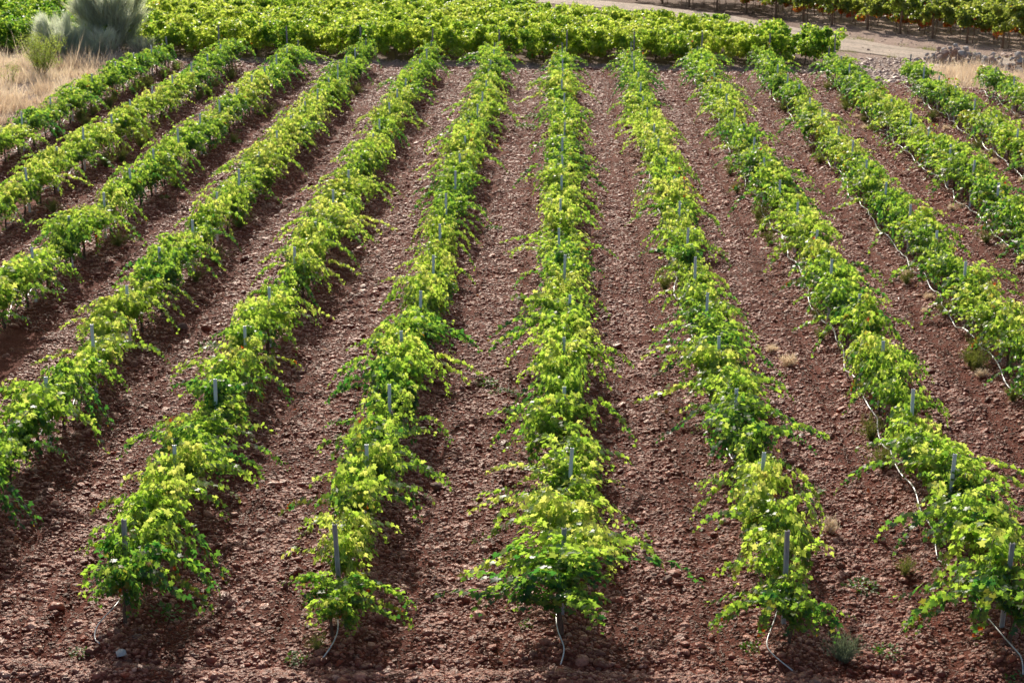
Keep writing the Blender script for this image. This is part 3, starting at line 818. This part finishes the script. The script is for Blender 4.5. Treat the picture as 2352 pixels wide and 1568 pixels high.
broom('broom_shrub', 'tall upright grey-green broom shrub behind the wide one', (-21.7, 62.0, 0), 1.9, 4.4, 20000, 1)
broom('broom_shrub', 'wide rounded blue-green broom shrub above the dry grass', (-23.3, 59.9, 0), 3.4, 2.6, 27000, 2)
broom('broom_shrub', 'low thin broom shrub beside the last vine of the leftmost row', (-20.0, 61.0, 0), .8, 1.5, 3000, 3)
broom('broom_shrub', 'small broom clump right of the tall broom shrub', (-21.6, 60.0, 0), 1.0, 1.9, 3500, 4)

def small_tree(label, loc, w, h, n, seed, stems):
    r = np.random.default_rng(seed); t = link('young_tree', None, loc=loc); tag(t, label, 'tree')
    wood = Geo(); P = []
    for b in range(stems):
        an = r.uniform(0, 6.28); sp = r.uniform(.15, 1); p = np.array([r.normal(0, .04), r.normal(0, .04), -.05]); d = norm(np.array([math.cos(an) * sp * w / h, math.sin(an) * sp * w / h, 1.0]))
        k = 10; pl = [p]
        for i in range(k):
            d = norm(d + r.normal(0, .1, 3)); p = p + d * h * .98 / k * r.uniform(.9, 1.05); pl.append(p)
        pl = np.array(pl); wood.tube(pl, np.linspace(.022, .004, k + 1), 5)
        for q in range(7):
            i = r.integers(3, k); dd = norm(np.array([r.normal(), r.normal(), .8])); tw = np.array([pl[i] + dd * s for s in np.linspace(0, h * .22, 5)]); wood.tube(tw, np.linspace(.006, .002, 5), 4)
            P.append(tw)
        P.append(pl[4:])
    link('trunk', wood.build('trunk', M['bark']), t)
    src = np.vstack(P); base = src[r.integers(len(src), size=n)] + r.normal(0, .085, (n, 3)) * np.array([1, 1, 1.1])
    geo = Geo(); d = norm(r.normal(0, 1, (n, 3)) + [0, 0, .1])
    tv = np.array([(0, 0, 0), (.25, .45, .04), (0, 1, -.1), (-.25, .45, .04)]); tt = np.array([(0, 1, 2), (0, 2, 3)])
    place(geo, tv, tt, base, d, r.normal(0, .6, (n, 3)) + [0, 0, .7], r.uniform(.04, .075, n), np.clip(r.normal(.5, .2, n), 0, 1), np.where(r.random(n) < .05, .35, 0))
    link('crown', geo.build('crown', M['bush_leaf']), t); return t
small_tree('small airy olive-green tree with several thin stems in dry grass', (-22.75, 53.6, 0), 1.5, 2.1, 6500, 5, 13)
small_tree('tiny thin sapling in dry grass at the left edge', (-23.3, 51.2, 0), .4, 1.0, 420, 6, 4)

# ------------------------------------------------------------------ grasses
def blades(name, label, pts, h, hs, dens_leaf, mat, seed, cat='grass', wid=.012):
    r = np.random.default_rng(seed); n = len(pts); geo = Geo()
    tv = np.array([(-.5, 0, 0), (.5, 0, 0), (-.35, .5, .0), (.35, .5, .0), (0, 1, 0)], float); tt = np.array([(0, 1, 3), (0, 3, 2), (2, 3, 4)])
    cl_ = fbm(pts[:, 0] * 1.3 + 9, pts[:, 1] * 1.3, 3); ln = h * r.lognormal(0, hs, n) * np.clip(1 + 1.5 * cl_, .35, 2); d = norm(np.array([0, 0, 1.]) + r.normal(0, .38, (n, 3)) * np.array([1, 1, .2]))
    nor = norm(r.normal(0, 1, (n, 3)) * [1, 1, .2]); nor = norm(nor - (nor * d).sum(-1, keepdims=True) * d); sx = np.cross(d, nor)
    bend = nor * (ln * r.uniform(.1, .4, n))[:, None]
    w = wid * r.uniform(.6, 1.5, n)
    V = pts[:, None] + tv[None, :, 0:1] * (sx * w[:, None])[:, None] + tv[None, :, 1:2] * (d * ln[:, None])[:, None] + (tv[None, :, 1:2] ** 2) * bend[:, None]
    T = tt[None] + (np.arange(n) * 5)[:, None, None]
    lv = np.clip(r.normal(.5, .22, n) + .9 * fbm(pts[:, 0] * .8, pts[:, 1] * .8 + 4, 3), 0, 1)
    geo.add(V.reshape(-1, 3), T=T.reshape(-1, 3), lv=np.repeat(lv, 5), aut=0.0)
    o = link(name, geo.build(name, mat)); tag(o, label, cat, kind='stuff'); return o
n = 90000; r = np.random.default_rng(21)
x = r.uniform(-28, -19.7, n); y = r.uniform(33, 60.5, n); dn = fbm(x * .9, y * .9, 3)
ok = (r.random(n) < .6 + dn * 2.2) & (x < -19.9 - .3 * dn) & seen(np.stack([x, y, 0 * x], 1), 1.08, 1.05); x, y = x[ok], y[ok]
blades('dry_grass', 'pale straw-coloured dry grass left of the leftmost vine row', np.stack([x, y, ground_h(x, y) - .02], 1), .34, .45, 1, M['straw'], 22, wid=.02)
n = 9000; x = r.normal(18.6, 1.1, n); y = r.normal(60.0, 1.8, n); ok = (y > 55.5) & (y < 63.8 - (x - 18.5) * .9)
x, y = x[ok] + .35, y[ok] - 1.6
blades('dry_grass', 'tall bleached grass in front of the heap of rocks', np.stack([x, y, ground_h(x, y) - .02], 1), .42, .3, 1, M['straw'], 23, wid=.016)
n = 7000; t_ = r.uniform(.35, .85, n) * 399; cx = np.interp(t_, np.arange(400), _tx); cy = np.interp(t_, np.arange(400), _ty); off = r.choice([-2.3, 2.4], n) + r.normal(0, .35, n)
x, y = cx + off * .6, cy + off * .7; dn = fbm(x * 1.1, y * 1.1, 2); ok = (dn > .05) & seen(np.stack([x, y, 0 * x], 1), 1.05, 1.05) & ~((x < 14.2) & (y < back_edge(x) + 2)); x, y = x[ok], y[ok]
blades('verge_grass', 'sparse green grass along the edges of the dirt track', np.stack([x, y, ground_h(x, y) - .01], 1), .13, .3, 1, M['weed'], 24, wid=.014)

def weed_mesh(seed, h, w, n, mat, kind):
    r = np.random.default_rng(seed); geo = Geo()
    if kind == 'wisp':
        P = []
        for s in range(n):
            an = r.uniform(0, 6.28); sp = r.uniform(.1, 1); d = norm(np.array([math.cos(an) * sp * w / h, math.sin(an) * sp * w / h, 1])); p = np.zeros(3); pl = [p]
            L = h * r.uniform(.6, 1.1)
            for i in range(6):
                d = norm(d + r.normal(0, .12, 3) + [0, 0, -.03]); p = p + d * L / 6; pl.append(p)
            pl = np.array(pl); geo.tube(pl, np.linspace(.004, .0015, 7), 3, cap=False, lv=r.uniform(.4, .9), aut=0.0); P.append(pl[1:])
        src = np.vstack(P); m = n * 26; k = r.integers(len(src), size=m); base = src[k] + r.normal(0, .022, (m, 3))
        d = norm(base + r.normal(0, .35, (m, 3)) * h + [0, 0, h * .4])
        place(geo, np.array([(-.09, 0, 0), (.09, 0, 0), (0, 1, -.05)]), ST_T, base, d, r.normal(0, 1, (m, 3)), r.uniform(.03, .06, m), np.clip(r.normal(.55, .22, m), 0, 1), np.zeros(m))
    else:
        m = n; an = r.uniform(0, 6.28, m); rr = w * r.uniform(0, 1, m) ** .7
        base = np.stack([np.cos(an) * rr, np.sin(an) * rr, r.uniform(0, h, m) * (1 - rr / w * .6)], 1)
        d = np.stack([np.cos(an), np.sin(an), r.uniform(-.2, .8, m)], 1) + r.normal(0, .4, (m, 3))
        tv = np.array([(0, 0, 0), (.3, .45, .04), (0, 1, -.12), (-.3, .45, .04)]); tt = np.array([(0, 1, 2), (0, 2, 3)])
        place(geo, tv, tt, base, d, r.normal(0, .4, (m, 3)) + [0, 0, 1], r.uniform(.03, .065, m), np.clip(r.normal(.5, .22, m), 0, 1), np.zeros(m))
    return geo.build('weed', mat)
W_ = {'wisp': [weed_mesh(400 + q, .42, .34, 46, M['weed'], 'wisp') for q in range(3)],
      'grey': [weed_mesh(420, .38, .42, 85, M['grey_weed'], 'wisp')],
      'dry': [weed_mesh(410 + q, .16, .24, 30, M['straw'], 'wisp') for q in range(2)],
      'low': [weed_mesh(430 + q, .09, .2, 120, M['low_weed'], 'low') for q in range(3)]}
names = {'wisp': ('wispy_weed', 'weed'), 'grey': ('wispy_weed', 'weed'), 'dry': ('dry_tuft', 'weed'), 'low': ('low_weed', 'weed')}
def put_weed(kind, x, y, s, label, group=None):
    me = W_[kind][int(rng.integers(len(W_[kind])))]
    o = link(names[kind][0], me, loc=(x, y, float(ground_h(x, y)) - .01), rot=(0, 0, rng.uniform(0, 6.28)), scale=(s, s, s * rng.uniform(.85, 1.15)))
    tag(o, label, names[kind][1], group); return o
put_weed('wisp', -3.27, -.95, .62, 'pale spiky weed at the near end of first row left')
put_weed('low', -3.45, -1.15, 1.0, 'low green weed below the near end of first row left')
put_weed('grey', 3.75, -.75, 1.0, 'round grey-green bushy weed beside the near end of first row right')
put_weed('low', 2.6, -.6, 1.0, 'small leafy weed left of the first vine in first row right')
put_weed('low', 4.35, -.65, 1.15, 'dark leafy weed in the aisle right of the grey-green bushy weed')
put_weed('low', 6.0, -1.3, 1.2, 'leafy weed at the foot of second row right')
put_weed('low', -5.6, .1, 1.5, 'low spreading weed beside the end vine of second row left')
put_weed('low', -.45, -.1, .7, 'small green weed left of the end vine in the middle row')
put_weed('low', -6.4, -1.1, .8, 'sparse green weed among white stones below second row left')
put_weed('wisp', 5.1, 2.1, .75, 'pale yellow-green weed under leaves of second row right')
put_weed('dry', 4.2, 3.5, 1.2, 'straw tuft lying in the aisle right of first row right')
put_weed('low', 4.35, 1.5, 1.4, 'flat green weed in the aisle between first and second rows right')
put_weed('low', 4.1, 5.2, 1.3, 'leafy green weed in the aisle before second row right')
put_weed('low', 3.9, 6.7, 1.0, 'small upright green weed in the first aisle right')
put_weed('dry', 4.7, 12.7, 1.6, 'pale dry tuft in the aisle right of first row right, higher up')
put_weed('dry', 4.45, 13.6, 1.1, 'smaller dry tuft behind the pale one in the aisle')
put_weed('low', -1.15, 10.4, 1.3, 'low green weed in aisle left of middle row')
put_weed('low', -1.5, 10.9, 1.2, 'spreading green weed in aisle beside another left of middle row')
put_weed('low', -1.9, 25.0, 1.1, 'green weed patch halfway up aisle left of middle row')
put_weed('low', -7.5, 13.4, 1.3, 'bright green weed in the aisle left of second row left')
put_weed('low', -1.4, 42.5, 2.0, 'green weed far up the aisle left of middle row')
put_weed('low', -1.1, 45.0, 1.7, 'farthest green weed in the aisle left of middle row')
rw = np.random.default_rng(61)
for k, rng_y, n_, kinds in ((-6, (38, 57), 16, ('wisp',)), (-5, (26, 56), 17, ('wisp',)), (-4, (16, 54), 10, ('wisp', 'low')), (-3, (6, 50), 7, ('wisp',)), (3, (10, 50), 14, ('wisp', 'wisp', 'dry')), (2, (6, 40), 12, ('wisp',)), (4, (20, 54), 15, ('wisp', 'dry')), (5, (28, 53), 12, ('wisp', 'dry')), (1, (18, 54), 5, ('dry', 'wisp')), (6, (40, 52), 5, ('dry',))):
    for q in range(n_):
        y = rw.uniform(*rng_y); kd = kinds[int(rw.integers(len(kinds)))]; side = -1 if k > 0 else 1
        x = float(row_x(k, y)) + side * rw.uniform(.2, .6)
        put_weed(kd, x, y, rw.uniform(.7, 1.25) * (1.15 if k <= -5 else 1), '%s tuft at the foot of %s' % ('pale green wispy' if kd == 'wisp' else 'straw-coloured' if kd == 'dry' else 'low green', row_name(k)), 'weeds at the foot of ' + row_name(k) + (' pale' if kd == 'wisp' else ' dry' if kd == 'dry' else ' low'))

# fallen red and orange leaves
r = np.random.default_rng(88); n = 900
x = r.uniform(-20, 20, n); y = r.uniform(-1, 58, n); kx = (x / ROW - np.round(x / ROW)) * ROW
ok = (r.random(n) < np.exp(-(np.abs(kx) - .7) ** 2 / .25) * .8 + .06) & seen(np.stack([x, y, 0 * x], 1), 1.05, 1.05); x, y = x[ok], y[ok]; n = len(x)
geo = Geo(); place(geo, LT_V, LT_T, np.stack([x, y, ground_h(x, y) + .045], 1), r.normal(0, 1, (n, 3)) * [1, 1, .2], r.normal(0, .35, (n, 3)) + [0, 0, 1], r.uniform(.05, .09, n), r.random(n), np.zeros(n))
o = link('fallen_leaves', geo.build('fallen_leaves', M['fallen'])); tag(o, 'scattered red and orange vine leaves fallen on the soil', 'leaves', kind='stuff')

# ------------------------------------------------------------------ rocks
def rock_mesh(seed, mat):
    import bmesh
    r = np.random.default_rng(seed); bm = bmesh.new(); bmesh.ops.create_icosphere(bm, subdivisions=3, radius=1)
    pl = norm(r.normal(0, 1, (9, 3))); dd = r.uniform(.42, .75, 9)
    from mathutils import noise, Vector
    for v in bm.verts:
        c = np.array(v.co)
        for q in range(9):
            t = c @ pl[q]
            if t > dd[q]: c = c - pl[q] * (t - dd[q]) * .92
        c = c * (1 + .16 * noise.noise(Vector(c * 1.7 + seed)) + .05 * noise.noise(Vector(c * 5 + seed)))
        v.co = c
    me = bpy.data.meshes.new('rock'); bm.to_mesh(me); bm.free(); me.materials.append(mat)
    for p in me.polygons: p.use_smooth = True
    return me
M['field_rock'] = simple_mat('field_rock', (.15, .075, .055), (.28, .16, .125), 7, .75, bump=.6)
rocks = [rock_mesh(s, M['rock' if s % 3 else 'rock_warm']) for s in range(8)] + [rock_mesh(20, M['rock_white'])]
r = np.random.default_rng(99)
def put_rock(x, y, z, s, me, label, group=None, sq=.75):
    o = link('rock', me, loc=(x, y, z), rot=(r.normal(0, .3), r.normal(0, .3), r.uniform(0, 6.28)), scale=(s * r.uniform(.85, 1.35), s * r.uniform(.8, 1.1), s * sq * r.uniform(.85, 1.2)))
    tag(o, label, 'rock', group); return o
cnt = 0
for q in range(285):
    t_ = r.uniform(0, 1); cx = 18.1 + t_ * 4.8; cy = 65.2 - t_ * 4.9
    u = r.normal(0, .42); x = cx + u * .72; y = cy + u * .7
    s = r.uniform(.07, .16) if r.random() < .85 else r.uniform(.16, .25)
    hgt = .72 * math.exp(-(u / .55) ** 2) * (.6 + .5 * abs(math.sin(t_ * 7)))
    z = r.uniform(.0, 1) * hgt + s * .35
    if not seen(np.array([[x, y, z]]), 1.02, 1.02).any(): continue
    put_rock(x, y, z, s, rocks[int(r.integers(8))], 'weathered grey-brown rock in the heap beside the dirt track', 'rocks heaped beside the track'); cnt += 1
put_rock(19.25, 63.9, .6, .26, rocks[0], 'pale orange boulder sitting on top of the rock heap')
put_rock(-5.82, -1.22, .05, .095, rocks[8], 'angular white block among pebbles below second row left')
put_rock(-5.72, -.75, .05, .08, rocks[3], 'tan square stone at the foot of the end stake, second row left')
put_rock(-6.2, -.78, .05, .085, rocks[1], 'rounded grey-brown stone left of the end stake, second row left')
put_rock(-8.35, 14.6, .03, .15, rocks[2], 'long reddish boulder in the aisle by third row left')
put_rock(1.55, 1.6, .03, .09, rocks[3], 'smooth brown stone right of the middle row near its end')
put_rock(1.35, 1.75, .03, .075, rocks[6], 'darker stone touching the smooth brown stone near the middle row')
put_rock(-2.1, 5.2, .03, .11, rocks[0], 'reddish boulder right of second vine group in first row left')
put_rock(3.25, -1.6, .06, .11, rocks[2], 'dark red stone in the front ridge below first row right')
put_rock(1.95, -1.9, .09, .12, rocks[5], 'upright pinkish stone in the front ridge between middle rows')
field = {}
for o in [o for o in COL.objects if o.name.startswith('rock') and o.location.y < 30 and 'white' not in o['label']]:
    if o.data.name not in field:
        m_ = o.data.copy(); m_.materials.clear(); m_.materials.append(M['field_rock']); field[o.data.name] = m_
    o.data = field[o.data.name]
print('ROCKS', cnt)

# ------------------------------------------------------------------ light, sky, camera
EL, AZ = R(31), R(-13)          # azimuth measured from +y (down the rows) towards -x
sd = bpy.data.lights.new('sun', 'SUN'); sd.energy = 5.0; sd.angle = R(.55); sd.color = (1, .92, .78)
sun = link('sun', sd)
from mathutils import Vector
dirv = Vector((math.sin(AZ) * math.cos(EL), math.cos(AZ) * math.cos(EL), math.sin(EL)))
sun.rotation_euler = dirv.to_track_quat('Z', 'Y').to_euler()
w = bpy.data.worlds.new('World'); scene.world = w; w.use_nodes = True
nt = w.node_tree; bg = nt.nodes['Background']; sky = nt.nodes.new('ShaderNodeTexSky'); sky.sky_type = 'NISHITA'
sky.sun_disc = False; sky.sun_elevation = EL; sky.sun_rotation = AZ; sky.dust_density = 3.0; sky.air_density = .9; sky.ozone_density = .6
nt.links.new(sky.outputs[0], bg.inputs['Color']); bg.inputs['Strength'].default_value = .125

cam = bpy.data.cameras.new('camera'); cam.sensor_width = 36; cam.lens = FU / 2352 * 36; cam.clip_end = 5000; cam.clip_start = .1
co = link('camera', cam)
from mathutils import Matrix
co.matrix_world = Matrix(((Rt2[0], Up2[0], -Fw[0], CAM[0]), (Rt2[1], Up2[1], -Fw[1], CAM[1]), (Rt2[2], Up2[2], -Fw[2], CAM[2]), (0, 0, 0, 1)))
cam.dof.use_dof = True; cam.dof.focus_distance = 27; cam.dof.aperture_fstop = 3.2
scene.camera = co
scene.view_settings.view_transform = 'Standard'; scene.view_settings.look = 'None'; scene.view_settings.exposure = 0
scene.cycles.max_bounces = 7; scene.cycles.transmission_bounces = 5; scene.cycles.transparent_max_bounces = 6
